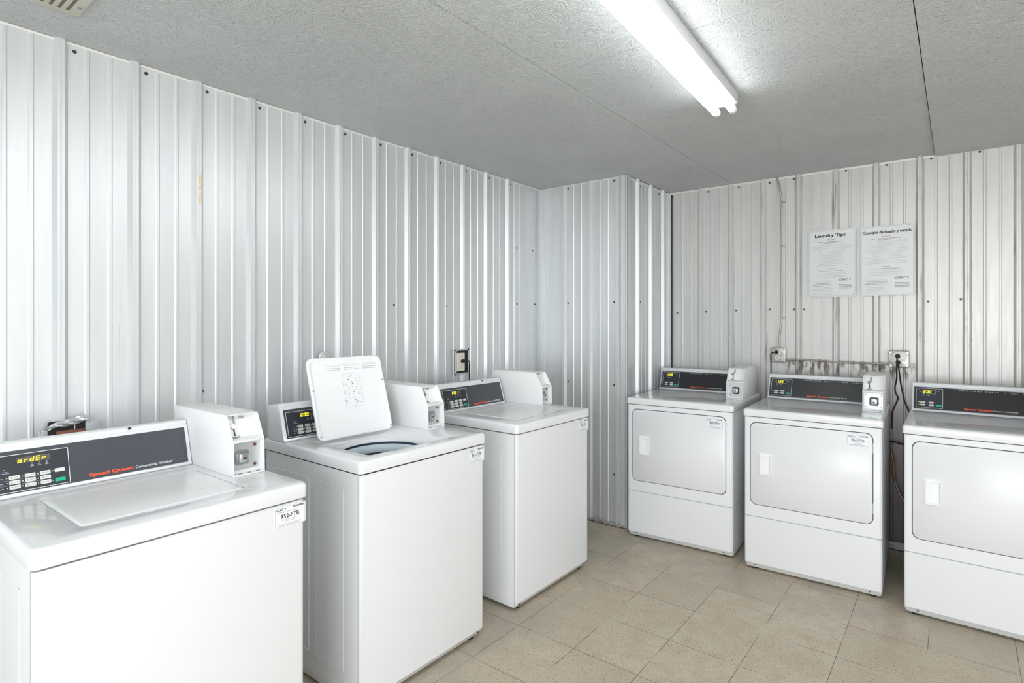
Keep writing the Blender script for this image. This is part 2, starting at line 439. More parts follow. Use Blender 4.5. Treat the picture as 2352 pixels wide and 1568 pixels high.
# wall screws, each a part of its wall
def screws(parent, pts, d):
    d = Vector(d)
    for p in pts:
        p = Vector(p)
        b = MB(); b.cyl(p, d, .0068, .0012, 14); b.cyl(p+d*.0012, d, .0042, .004, 6)
        b.done('screw', M_SCREW, parent)
screws(wl, [(XL, .6053+.2215*k, 2.384) for k in range(0, 12)] + [(XL, 2.0255, 1.505), (XL, 2.4264, 1.509), (XL, 3.118, 1.537), (XL, 3.33, 1.54),
            (XL, 3.118, 1.94), (XL, 3.30, 1.94), (XL+.001, 1.03, 1.12)], (1, 0, 0))
screws(wj, [(x, YJ, z) for x in (-2.2985, -1.9145) for z in (2.3875, 1.545, .970)] + [(-1.915, YJ, .35)], (0, -1, 0))
screws(ws, [(XJ, 3.61, 1.55), (XJ, 3.61, 2.375), (XJ, 3.93, 2.375)], (1, 0, 0))
screws(wb, [(x, YB, z) for x, z in ((-1.745, 1.4749), (-1.5171, 1.4828), (-1.2937, 1.4901), (-1.0607, 1.4936), (-.901, 1.4917), (-.8376, 1.491),
            (-.1453, 1.5326), (.0125, 1.5421), (-1.7844, 2.381), (-1.5, 2.382), (-1.275, 2.383), (-1.0607, 2.383), (-.9037, 2.3866), (-.5862, 2.392), (-.36, 2.392),
            (-.13, 2.392), (.10, 2.392), (.06, 1.30), (-.17, 1.29))], (0, -1, 0))

# ------------------------------------------------------------------ machines
def face(v0, sl):
    """matrix from (x, y, n) on the sloped console face to machine space (u, v, z); y measured as height z-0.914"""
    a = math.atan(sl)
    def M(u, z, n=0.):
        nrm = Vector((0, -cos(a), sin(a))); up = Vector((0, sin(a), cos(a)))
        o = Vector((u, v0+sl*(z-.914), z)) + nrm*n
        return Matrix(((1, 0, 0, o.x), (0, up.y, nrm.y, o.y), (0, up.z, nrm.z, o.z), (0, 0, 0, 1)))
    return M
FRONT = lambda u, z, n=0.: Matrix(((1, 0, 0, u), (0, 0, -1, -n), (0, 1, 0, z), (0, 0, 0, 1)))
FRONT0 = lambda u, z, n=0.: Matrix(((1, 0, 0, u), (0, 0, -1, -n), (0, 1, 0, z), (0, 0, 0, 1)))

def put(b, M, name, m, parent, off, **kw):
    if isinstance(b, bmesh.types.BMesh): q = MB(); q.bm.free(); q.bm = b; b = q
    b.xf(M); return b.done(name, m, parent, off=off, **kw)
def rplate(w_, h_, r, t, n=4, x=0, y=0):
    return MB().loft([rrect(x, x+w_, y, y+h_, 0, r, n), rrect(x, x+w_, y, y+h_, t, r, n)])
def ring(w_, h_, r, lw, t):
    b = MB()
    a0 = rrect(0, w_, 0, h_, 0, r); a1 = rrect(0, w_, 0, h_, t, r)
    i0 = rrect(lw, w_-lw, lw, h_-lw, 0, max(r-lw, .0005)); i1 = rrect(lw, w_-lw, lw, h_-lw, t, max(r-lw, .0005))
    b.loft([a0, a1, i1, i0, a0], False, False); bmesh.ops.remove_doubles(b.bm, verts=b.bm.verts, dist=1e-7); return b

def asset_label(parent, off, u0, u1, z0, z1, number, n=.0006, base=0.):
    FRONT = lambda u, z, q=0.: FRONT0(u, z, q+base)
    W, Hh = u1-u0, z1-z0
    st = put(rplate(W, Hh, .004, .0006), FRONT(u0, z0, 0), 'asset_label', M_LABEL, parent, off)
    st['label'] = 'white printed sticker reading %s-FTR' % number
    put(ring(W-.004, Hh-.004, .003, .0009, .0003), FRONT(u0+.002, z0+.002, n), 'border_line', M_GREYP, st, off)
    put(text_bm('%s-FTR' % number, W*.60, Hh*.20, .012), FRONT(u0+W*.20, z0+Hh*.42, n), 'lettering', M_INK, st, off)
    put(text_bm('CSC', W*.24, Hh*.10, .02, .3), FRONT(u0+W*.06, z0+Hh*.80, n), 'lettering', M_INK, st, off)
    b = MB().prism([(0, .004), (.004, .0055), (.0015, -.001)], 0, .0003, 2)
    put(b, FRONT(u0+W*.33, z0+Hh*.80, n), 'emblem', M_TEAL, st, off)
    b = MB(); x = 0; rr = random.Random(int(number))
    while x < W*.36:
        q = rr.choice((.0006, .001, .0016)); b.box(x, x+q, 0, Hh*.09, 0, .0003); x += q+rr.choice((.0007, .0011))
    put(b, FRONT(u0+W*.58, z0+Hh*.83, n), 'barcode', M_INK, st, off)
    b = MB()
    for yy, xa, xb in ((.70, .2, .75), (.34, .2, .5), (.34, .56, .75), (.26, .3, .66), (.13, .12, .84), (.075, .12, .80), (.73, .06, .3)):
        b.box(W*xa, W*xb, Hh*yy, Hh*yy+Hh*.022, 0, .0003)
    put(b, FRONT(u0, z0, n), 'small_print', M_GREYP, st, off)
    return st

def coin_box(root, off, u0, u1, vf, vk, vch, style, zt=1.108, zc=1.024):
    """metal coin vault: open front with slide above and lock below"""
    z0 = .9145; vb = vk; t = .003; W = u1-u0; d = .030
    prof = [(vf, z0), (vf+.004, zc), (vch, zt), (vb, zt), (vb, z0)]
    inner = [(vf+d, z0+.0), (vf+d+.004, zc), (vch+d*.9, zt-.0005), (vb-.001, zt-.0005), (vb-.001, z0)]
    b = MB(); b.prism(prof, u0, u0+t); b.prism(prof, u1-t, u1); b.prism(inner, u0+t*.9, u1-t*.9)
    b.box(u0+t, u1-t, vf, vf+d+.01, z0, z0+.005)
    b.box(u0+t, u1-t, vch+.001, vch+d+.01, zt-.003, zt)
    b.prism([(vf+.005, zc-.002), (vf+.004, zc+.003), (vf+d+.01, zc+.010), (vf+d+.01, zc-.002)], u0+t, u1-t)
    box = b.done('coin_box', M_BOX, root, off=off, bevel=.0009, seg=2)
    box['label'] = 'white steel coin box with open front'
    # lower compartment: plate, lock
    vl = vf+d
    P = lambda u, z, n=0: Matrix(((1, 0, 0, u), (0, 0, -1, vl-n), (0, 1, 0, z), (0, 0, 0, 1)))
    put(rplate(W*.86, .085, .002, .0015), P(u0+W*.07, z0+.014), 'lock_plate', M_ZINC, box, off)
    cx = u0+W*(.38 if style == 0 else .52); cz = z0+.055
    put(rplate(.044, .046, .009, .006 if style == 0 else .003), P(cx-.022, cz-.023, .0015), 'lock_bezel', M_STEEL if style == 0 else M_PANEL2, box, off, bevel=.001, seg=1)
    lk = put(rplate(.030, .030, .007, .016), P(cx-.015, cz-.015, .004), 'lock', M_CHROME, box, off, bevel=.002, seg=2)
    put(rplate(.009, .006, .001, .0008), P(cx-.003, cz-.004, .020), 'keyhole', M_BLACK, box, off)
    if style == 0: sp = ((.80, .090), (.80, .026))
    elif style == 1: sp = ((.2, .085), (.2, .028))
    else: sp = ((.14, .090), (.14, .024), (.86, .090), (.86, .024))
    for a, zz in sp: put(MB().cyl((0, 0, 0), (0, 0, 1), .0048, .003, 14), P(u0+W*a, z0+zz, .0015), 'bolt', M_BROWN if style == 0 else M_STEEL, box, off)
    b = MB()
    for a in (.2, .48, .76): b.box(u0+W*a, u0+W*a+.012, vf+.008, vf+.014, z0+.005, z0+.0056)
    b.done('drain_slot', M_BLACK, box, off=off)
    # upper compartment: coin slide
    sl = (vch-vf-.004)/(zt-zc); a = math.atan(sl)
    def Q(u, z, n=0.):
        nr = Vector((0, -cos(a), sin(a))); up = Vector((0, sin(a), cos(a)))
        o = Vector((u, vf+d+.004+sl*(z-zc)*.93, z))+nr*n
        return Matrix(((1, 0, 0, o.x), (0, up.y, nr.y, o.y), (0, up.z, nr.z, o.z), (0, 0, 0, 1)))
    ux = u0+W*(.30 if style else .24)
    put(MB().box(-.002, .002, 0, .030, 0, .0012), Q(ux, zc+.010), 'coin_slot', M_BLACK, box, off)
    put(MB().box(-.0018, .0018, 0, .028, 0, .0012), Q(ux+.006, zc+.050), 'coin_slot', M_BLACK, box, off)
    b = MB(); b.cyl((0, 0, 0), (0, 0, 1), .0075, .010, 16); b.tube([(0, .002, .006), (.006, .010, .007), (.007, .020, .006), (.006, .034, .004)], .0018, 6)
    put(b, Q(ux-.003, zc+.042), 'coin_slide', M_CHROME, box, off)
    put(MB().box(-.010, .010, 0, .004, 0, .009), Q(ux, zc+.009), 'slide_stop', M_CHROME, box, off, bevel=.0008)
    if style == 0:
        b = MB().loft([[(.010*cos(2*pi*i/20), .005*sin(2*pi*i/20), z) for i in range(20)] for z in (0, .0008)])
        put(b, Q(u0+W*.55, zt-.014), 'maker_badge', M_GREYP, box, off)
    return box

def base_parts(root, w_, d_, off, kick):
    for u in (.05, w_-.05):
        for v in (.05, d_-.06):
            b = MB().cyl((u, v, 0), (0, 0, 1), .017, .012, 14).cyl((u, v, .012), (0, 0, 1), .006, .022, 8)
            b.done('foot', M_BLACK, root, off=off)

def side_emboss(b): pass

def console_shell(root, off, u0, u1, v0, vt, vb, zt=1.0665):
    prof = [(v0+.004, .9145), (v0-.001, .919), (v0+(vt-v0)*.10, .925), (vt-.0005, 1.0485), (vt+.005, 1.0515), (vt+.0055, 1.0545), (vt+.003, 1.0575), (vt+.004, 1.062), (vt+.008, 1.065), (vt+.014, zt), (vt+.035, zt-.0005), (vb-.006, zt-.008), (vb, zt-.014), (vb, .9145)]
    b = MB().prism(prof, u0, u1)
    return b.done('console', M_WHITE, root, off=off, bevel=.0028, seg=2)

def washer(x, y, r, number, disp, dots, lid_u, open_lid, label, con_u, coin_u, coin_v):
    w_, d_ = .651, .690
    c_, s_ = cos(r), sin(r)
    root = empty('washing_machine', (x+w_/2*c_-d_/2*s_, y+w_/2*s_+d_/2*c_, 0), r)
    tag(root, label, 'washing machine', 'white top-loading washers along the left wall')
    off = (-w_/2, -d_/2, 0)
    # cabinet: rounded front edges, pressed-in bottom lip
    rings = []
    def R(z, ins, r_=.014, fi=0.): return rrect(.005+ins, w_-.005-ins, .004+ins+fi, d_-.004, z, r_, 4)
    rings = [R(.018, .004, .012, .016), R(.040, .0, .014, .005), R(.046, 0, .014, 0), R(.862, 0)]
    cab = MB().loft(rings, True, not open_lid).done('cabinet', M_WHITE2, root, off=off)
    # front panel seam and raised border pressed in the sides
    for sd in (0, 1):
        X0, X1 = (.0040, .0052) if sd == 0 else (w_-.0052, w_-.0040)
        MB().box(X0, X1, .0185, .0200, .03, .862).done('panel_seam', M_GREYP, cab, off=off)
    for sd in (0, 1):
        for v0, v1 in ((.11, .30), (.34, .62)):
            # shallow pressed rectangle: a thin ridge frame
            q = MB(); zt_, zb_ = .80, .12; lw = .004
            for a, b2, c2, d2 in ((v0, v0+lw, zb_, zt_), (v1-lw, v1, zb_, zt_), (v0, v1, zt_-lw, zt_), (v0, v1, zb_, zb_+lw)):
                if sd == 0: q.box(.0038, .0058, a, b2, c2, d2)
                else: q.box(w_-.0058, w_-.0038, a, b2, c2, d2)
            q.done('pressed_ridge', M_WHITE2, cab, off=off, bevel=.0009, seg=1)
    for u, v, z in ((.035, .0085, .030), (w_-.035, .0085, .030)):
        MB().cyl((u, .0165, z), (0, -1, .2), .0042, .004, 10).done('screw', M_SCREW, cab, off=off)
    base_parts(root, w_, d_, off, 0)
    # top
    la, lb = lid_u; lv0, lv1 = (.058 if open_lid else .092), .436; zs, zt = .868, .914; rp = .016; g = .0024
    def O(z, i): return rrect(-.002+i, w_+.002-i, -.003+i, d_-i*.3, z, rp, 6)
    b = MB()
    outer = [O(zs, .006), O(zs, .001), O(zs+.004, 0), O(zt-.012, 0), O(zt-.0055, .002), O(zt-.0015, .006), O(zt, .012)]
    hole = lambda z, i: rrect(la-g+i, lb+g-i, lv0-g+i, lv1+g-i, z, .018, 6)
    if not open_lid:
        b.loft(outer+[hole(zt, -.003), hole(zt-.0012, 0), hole(zt-.016, .001)], True, True)
        top = b.done('worktop', M_WHITE, root, off=off, sharp=50)
        lid = MB().loft([rrect(la, lb, lv0, lv1, zt-.014, .016, 6), rrect(la, lb, lv0, lv1, zt-.003, .016, 6), rrect(la+.002, lb-.002, lv0+.002, lv1-.002, zt-.0002, .015, 6),
                         rrect(la+.010, lb-.010, lv0+.012, lv1-.006, zt+.0006, .012, 6)], True, True)
        lid.done('lid', M_LID, root, off=off, sharp=50)
        # finger recess in front of the lid
        MB().loft([rrect(la+.13, lb-.03, lv0-.017, lv0-.006, zt-.0002, .004, 4), rrect(la+.135, lb-.035, lv0-.015, lv0-.008, zt+.0003, .003, 4)]).done('finger_groove', M_WHITE2, root, off=off)
    else:
        cu, cv, cr = .266, .224, .166; N = 28
        def circ(z, rr):
            out = []
            for p in hole(0, 0):
                a = atan2(p[1]-(lv0+lv1)/2, p[0]-(la+lb)/2)
                out.append((cu+rr*cos(a), cv+rr*sin(a), z))
            return out
        def blend(z, f, rr):
            A = hole(z, .006); C = circ(z, rr)
            return [(p[0]*(1-f)+q[0]*f, p[1]*(1-f)+q[1]*f, z) for p, q in zip(A, C)]
        # hole and circle points share their index, so the well blends into the round mouth
        n = len(hole(0, 0))
        def circ_i(z, rr): 
            out = []
            for i in range(n):
                q, k = divmod(i, 7); a = radians(90*q+90*k/6*1.0) if False else radians(90*q + 90*(k+.5)/7)
                out.append((cu+rr*cos(a), cv+rr*sin(a), z))
            return out
        b.loft(outer+[hole(zt, -.003), hole(zt-.004, .002), hole(zt-.011, .006), circ_i(.8915, cr+.006), circ_i(.888, cr), circ_i(.8765, cr-.001), circ_i(.8765, cr+.02)], False, False)
        top = b.done('worktop', M_WHITE, root, off=off, sharp=60)
        # tub below the mouth
        def C2(z, rr, N=48): return [(cu+rr*cos(2*pi*i/N), cv+rr*sin(2*pi*i/N), z) for i in range(N)]
        tub = MB().loft([C2(.876, cr+.03), C2(.45, cr+.03)], False, True).done('outer_tub', M_TUBDK, root, off=off)
        MB().loft([C2(.852, cr+.018), C2(.864, cr+.008), C2(.867, cr-.002), C2(.862, cr-.012), C2(.850, cr-.018), C2(.835, cr-.016), C2(.835, cr+.018), C2(.852, cr+.018)], False, False).done('balance_ring', M_TUB, root, off=off)
        MB().loft([C2(.835, cr-.012), C2(.50, cr-.016), C2(.495, .05)], False, True).done('wash_basket', M_BASKET, root, off=off)
        MB().loft([C2(.495, .06, 20), C2(.56, .045, 20), C2(.60, .030, 20), C2(.78, .026, 20), C2(.80, .016, 20)]).done('agitator', M_TUB, root, off=off)
        # open lid: dished inner side towards the front, hinge at rear of the well
        W = lb-la; L = .352; t = .016; cr_ = .028
        def LR(i, z, r_=cr_, dy=0): return rrect(i, W-i, i+dy, L-i, z, r_, 6)
        q = MB().loft([LR(.004, t), LR(.001, t-.004), LR(0, .004), LR(.002, .0008), LR(.006, 0), LR(.011, .0006), LR(.017, .006), LR(.022, .0065)], True, True)
        for v in q.bm.verts: v.co.z = t-v.co.z
        ang = radians(73)
        Mx = Matrix.Translation((la, .410, .914)) @ Matrix.Rotation(ang, 4, 'X')
        # rotate so that local z (outside) points to the rear
        lid = q.xf(Mx).done('lid', M_LID, root, off=off, sharp=50)
        lid['label'] = 'open white lid leaning back'
        F = lambda a, b2, n_=0.: Mx @ Matrix.Translation((a, b2, t-.0065+n_))
        q = MB()
        for k in range(3):
            for j in range(3): q.box(W*(.22+.25*k), W*(.42+.25*k), L*(.885-.022*j)-(.002 if j else 0), L*(.885-.022*j)+(.0012 if j == 0 else .0), 0, .0003)
        q.box(W*.21, W*.97*.98, L*.905, L*.907, 0, .0003)
        put(q, F(0, 0, .0001), 'instruction_print', M_GREYP, lid, off)
        q = MB()
        x0, x1, y0, y1 = W*.42, W*.66, L*.36, L*.78
        for k in range(5): yy = y0+(y1-y0)*k/4; q.box(x0, x1, yy, yy+.0006, 0, .0003)
        for k in range(3): xx = x0+(x1-x0)*k/2; q.box(xx, xx+.0006, y0, y1, 0, .0003)
        put(q, F(0, 0, .0001), 'pictogram_grid', M_GREYP, lid, off)
        q = MB(); rr = random.Random(3)
        for k in range(4):
            for j in range(2):
                bx, by = x0+(x1-x0)*j/2, y0+(y1-y0)*k/4
                q.box(bx+.002, bx+.005, by+.026, by+.031, 0, .0003)
                for _ in range(3):
                    a, c2 = bx+rr.uniform(.006, .034), by+rr.uniform(.006, .024); q.box(a, a+rr.uniform(.003, .008), c2, c2+.0016, 0, .0003)
        put(q, F(0, 0, .0001), 'pictograms', M_INK, lid, off)
        for a, b2 in ((.012, .018), (W-.012, .018), (.010, L*.60), (W-.010, L*.66)):
            put(MB().cyl((0, 0, -.002), (0, 0, 1), .0045, .009, 12), F(a, b2), 'bumper', M_GREYP, lid, off)
    # rear ledge under the console
    # console
    v0, vt, vb = .515, .557, .648
    con = console_shell(root, off, con_u[0], con_u[1], v0, vt, vb)
    F = face(v0, (vt-v0)/.142)
    e = .0008; pu0, pu1 = con_u[0]+.014, con_u[1]-.012; pz0, pz1 = .927, 1.042
    k = 1/cos(math.atan((vt-v0)/.142))
    put(rplate(pu1-pu0, (pz1-pz0)*k, .002, .0018), F(pu0, pz0), 'fascia', M_PANEL, con, off)
    o0 = con_u[0]
    put(rplate(.179, .101*k, .0025, .0012), F(o0+.020, .930, .0018), 'keypad', M_KEY, con, off)
    put(ring(.179, .101*k, .003, .0016, .0016), F(o0+.020, .930, .0018), 'keypad_border', M_OFFW, con, off)
    n = .0030
    put(rplate(.074, .017, .001, .0003), F(o0+.083, 1.005, n), 'display_window', M_LEDOFF, con, off)
    nd = len(disp)
    put(sevenseg(disp, .0132*nd, .0135, dots), F(o0+.084, 1.0068, n+.0004), 'display_digits', M_LED, con, off)
    for i, uu in enumerate((.064, .0975, .1310)):
        for j, zz in enumerate((.9645, .9515, .9385)):
            bt = put(rplate(.0235, .0105, .002, .0012), F(o0+uu, zz, n), 'button', M_BTN, con, off)
            put(MB().cyl((0, 0, 0), (0, 0, 1), .0015, .0006, 8), F(o0+uu-.0048, zz+.005, n), 'indicator', M_OFFW, con, off)
    put(rplate(.0235, .0105, .002, .0012), F(o0+.1640, .9655, n), 'button', M_BTN, con, off)
    gb = put(rplate(.0235, .0105, .002, .0014), F(o0+.1640, .9385, n), 'button', M_GREEN, con, off); gb['label'] = 'green start button'
    for zz in (.9705, .9435): put(MB().cyl((0, 0, 0), (0, 0, 1), .0015, .0006, 8), F(o0+.1592, zz, n), 'indicator', M_OFFW, con, off)
    b = MB(); g2 = MB()
    for uu in (.115, .131, .148): b.box(uu-.0008, uu+.0008, .0865*k, .0885*k, 0, .0004); g2.box(uu-.004, uu+.004, .078*k, .080*k, 0, .0003); g2.box(uu-.003, uu+.003, .082*k, .084*k, 0, .0003)
    for j in range(3): g2.box(.044, .052, (.9645-.013*j+.0035-.914)*k, (.9645-.013*j+.0055-.914)*k, 0, .0003)
    for j in range(2): g2.box(.044, .0635, (.9628-.013*j-.914)*k, (.9634-.013*j-.914)*k, 0, .0003); g2.box(.088, .1305, (.9628-.013*j-.914)*k, (.9634-.013*j-.914)*k, 0, .0003)
    for zz, a, c2 in ((.992, .052, .057), (.986, .050, .062), (.982, .047, .066)): g2.box(a, c2, (zz-.914)*k, (zz-.9125)*k, 0, .0003)
    for i, uu in enumerate((.064, .0975, .1310)):
        for j, zz in enumerate((.9645, .9515, .9385)):
            g2.box(uu+.010, uu+.0205, (zz+.0045-.914)*k, (zz+.006-.914)*k, .0012, .0015); g2.box(uu+.0035, uu+.007, (zz+.003-.914)*k, (zz+.0075-.914)*k, .0012, .0015)
    put(b, F(o0, .914, n), 'indicator_print', M_OFFW, con, off); put(g2, F(o0, .914, n), 'keypad_print', M_GREYP, con, off)
    put(text_bm('Speed Queen', .115, .0145, .042), F(o0+.245, .9315, .0019), 'brand_lettering', M_RED, con, off)
    put(text_bm('Commercial Washer', .107, .0095, .004), F(o0+.366, .9345, .0019), 'model_lettering', M_OFFW, con, off)
    # screw in the brow
    MB().cyl(((con_u[0]+con_u[1])/2+.095, vt-.001+.004, 1.061), (0, -1, .5), .0045, .003, 12).done('screw', M_BLACK, con, off=off)
    box = coin_box(root, off, coin_u[0], coin_u[1], coin_v[0], .66, coin_v[1], 0)
    asset_label(root, off, .548, .6475, .792, .856, number, .0006, -.0040)
    return root

def dryer(x, y, r, number, disp, label, style, coin_v=(.262, .325), chute=True):
    w_, d_ = .684, .703
    c_, s_ = cos(r), sin(r)
    root = empty('tumble_dryer', (x+w_/2*c_-d_/2*s_, y+w_/2*s_+d_/2*c_, 0), r)
    tag(root, label, 'tumble dryer', 'white front-loading dryers along the back wall')
    off = (-w_/2, -d_/2, 0)
    def R(z, ins, r_=.012, fi=0., bk=0.): return rrect(.004+ins, w_-.004-ins, .003+ins+fi, d_-.004, z, r_, 4)
    cab = MB().loft([R(.3085, .0015), R(.3105, 0), R(.868, 0), R(.8695, .001)]).done('cabinet', M_WHITE2, root, off=off)
    low = MB().loft([R(.012, .005, .012, .018), R(.036, 0, .012, .006), R(.043, 0, .012, 0), R(.3035, 0), R(.3050, .0015)]).done('lower_panel', M_WHITE2, root, off=off)
    MB().box(.008, w_-.008, .007, d_-.01, .300, .312).done('panel_seam', M_GREYP, cab, off=off)
    for u in (.06, w_-.06): MB().cyl((u, .0145, .030), (0, -1, .2), .0045, .004, 10).done('screw', M_SCREW, low, off=off)
    base_parts(root, w_, d_, off, 0)
    zs, zt = .874, .914
    def O(z, i): return rrect(-.002+i, w_+.002-i, -.003+i, d_-i*.3, z, .014, 6)
    MB().loft([O(zs, .004), O(zs, .001), O(zs+.003, 0), O(zt-.012, 0), O(zt-.005, .002), O(zt-.0012, .006), O(zt, .012)]).done('worktop', M_WHITE, root, off=off, sharp=50)
    # door with dark gap around
    u0, u1, z0, z1 = .037, .641, .376, .842
    gap = MB().loft([rrect(u0-.0005, u1+.0005, z0-.0005, z1+.0005, 0, .034, 8), rrect(u0-.0005, u1+.0005, z0-.0005, z1+.0005, .0012, .034, 8)])
    put(gap, FRONT(0, 0, -.0034), 'door_gasket', M_PANEL2, root, off)
    dp = MB().loft([rrect(u0+.0030, u1-.0030, z0+.0030, z1-.0030, 0, .032, 8), rrect(u0+.0030, u1-.0030, z0+.0030, z1-.0030, .0040, .032, 8), rrect(u0+.0045, u1-.0045, z0+.0045, z1-.0045, .0056, .031, 8)])
    door = put(dp, FRONT(0, 0, -.0032), 'door', M_WHITE2, root, off, sharp=50)
    # pull: raised plate with a scooped pocket
    hu0, hu1, hz0, hz1 = .080, .150, .545, .674; T = .0095; S0, S1 = hu0+.026, hu1-.003
    q = MB().loft([rrect(hu0, hu1, hz0, hz1, 0, .010, 5), rrect(hu0+.001, hu1-.0005, hz0+.001, hz1-.001, .0015, .010, 5), rrect(hu0+.010, hu1-.001, hz0+.006, hz1-.006, T-.001, .006, 5), rrect(hu0+.014, hu1-.0015, hz0+.008, hz1-.008, T, .005, 5),
                   rrect(S0, S1, hz0+.014, hz1-.014, T-.0004, .004, 5), rrect(S0-.005, S1-.0005, hz0+.012, hz1-.012, T-.004, .004, 5), rrect(S0-.006, S1-.004, hz0+.013, hz1-.013, .0005, .003, 5)], True, True)
    hd = put(q, FRONT(0, 0, .0022), 'door_pull', M_LID, door, off, sharp=40)
    for zz in (z0+.06, z1-.10):
        MB().box(u1-.0035, u1+.0005, -.0025, .002, zz, zz+.05).done('hinge', M_GREYP, door, off=off)
    # console
    v0, vt, vb = .540, .603, .690; cu0, cu1 = .012, .566 if style != 9 else .572
    con = console_shell(root, off, cu0, cu1, v0, vt, vb)
    F = face(v0, (vt-v0)/.142); k = 1/cos(math.atan((vt-v0)/.142))
    put(rplate(cu1-.008-.019, .117*k, .002, .0018), F(.019, .927), 'fascia', M_PANEL2, con, off)
    put(ring(cu1-.010-.021, .114*k, .002, .0008, .0004), F(.021, .9285, .0018), 'fascia_line', M_GREYP, con, off)
    put(rplate(.123, .103*k, .0025, .0008), F(.030, .934, .0018), 'keypad', M_KEY, con, off)
    put(ring(.123, .103*k, .003, .0014, .0012), F(.030, .934, .0018), 'keypad_border', M_OFFW, con, off)
    n = .0026
    put(ring(.059, .022, .0015, .0007, .0006), F(.060, 1.008, n), 'display_border', M_OFFW, con, off)
    put(rplate(.057, .020, .001, .0004), F(.061, 1.009, n), 'display_window', M_INK, con, off)
    put(sevenseg(disp, .0132*3, .0145, ()), F(.064, 1.0115, n+.0006), 'display_digits', M_LED, con, off)
    for uu in (.050, .088):
        for zz in (.9575, .9445):
            put(rplate(.024, .0095, .0045, .0012), F(uu, zz, n), 'button', M_BTN, con, off)
            put(MB().cyl((0, 0, 0), (0, 0, 1), .0016, .0006, 8), F(uu-.006, zz+.005, n), 'indicator', M_LED if (uu == .05 and ((zz < .95) == (style != 2))) else M_OFFW, con, off)
    gb = put(rplate(.028, .0105, .005, .0014), F(.120, .9440, n), 'button', M_GREEN, con, off); gb['label'] = 'green start button'
    b = MB(); g2 = MB()
    for uu in (.066, .086): b.box(uu-.001, uu+.001, .0895*k, .0915*k, 0, .0004); g2.box(uu-.006, uu+.006, .083*k, .0845*k, 0, .0003)
    b.box(.050, .053, .1025*k, .1055*k, 0, .0004); g2.box(.042, .046, .115*k, .117*k, 0, .0003); g2.box(.125, .136, .108*k, .110*k, 0, .0003)
    for uu in (.050, .088):
        for zz in (.9575, .9445): g2.box(uu+.007, uu+.013, (zz-.914+.003)*k, (zz-.914+.0065)*k, .0012, .0015); g2.box(uu+.017, uu+.0185, (zz-.914+.0015)*k, (zz-.914+.0075)*k, .0012, .0015)
    put(b, F(0, .914, n), 'indicator_print', M_OFFW, con, off); put(g2, F(0, .914, n), 'keypad_print', M_GREYP, con, off)
    for txt, a, ww in (('PERMANENT', .224, .097), ('PRESS', .338, .052), ('+', .414, .005), ('ALL', .440, .029), ('FABRIC', .491, .058)):
        put(text_bm(txt, ww, .0052, .0, space=1.6), F(a, 1.0325, .0019), 'care_lettering', M_OFFW, con, off)
    put(text_bm('Speed Queen', .119, .0130, .042), F(.245, .9345, .0019), 'brand_lettering', M_RED, con, off)
    put(text_bm('Commercial Dryer', .100, .0095, .004), F(.368, .9365, .0019), 'model_lettering', M_OFFW, con, off)
    coin_box(root, off, .572, .676, coin_v[0], .67, coin_v[1], style)
    if number: asset_label(door, off, .523, .624, .769, .828, number, .0010)
    if number:
        for o in door.children: 
            if o.name.startswith('asset_label'):
                o.location.y -= .0023
    return root

washer(-1.6195, .3079, 1.586, '952', 'ordEr', (), (.112, .506), False,
       'washer nearest the camera, closed lid, display reading ordEr, sticker 952', (0.0, .5325), (.5345, .636), (.224, .272))
washer(-1.7039, 1.2042, 1.565, '953', '200', (0,), (.082, .455), True,
       'middle washer with its lid standing open, display 2.00, sticker 953', (-.001, .520), (.538, .638), (.250, .300))
washer(-1.7068, 2.0859, 1.5634, '954', '175', (0,), (.100, .490), False,
       'washer farthest down the left wall beside the alcove, closed lid, sticker 954', (0.0, .510), (.551, .646), (.260, .312))
dryer(-1.7477, 3.2789, .0626, '955', '200', 'dryer nearest the alcove corner, sticker 955 on its door', 1)
dryer(-.9867, 3.2550, .0409, '956', '125', 'middle dryer under the left wall outlet, display 125, sticker 956', 2)
dryer(-.2145, 3.1998, .0094, '', '200', 'dryer at the right edge, no sticker in view, right of the hanging black cords', 2)

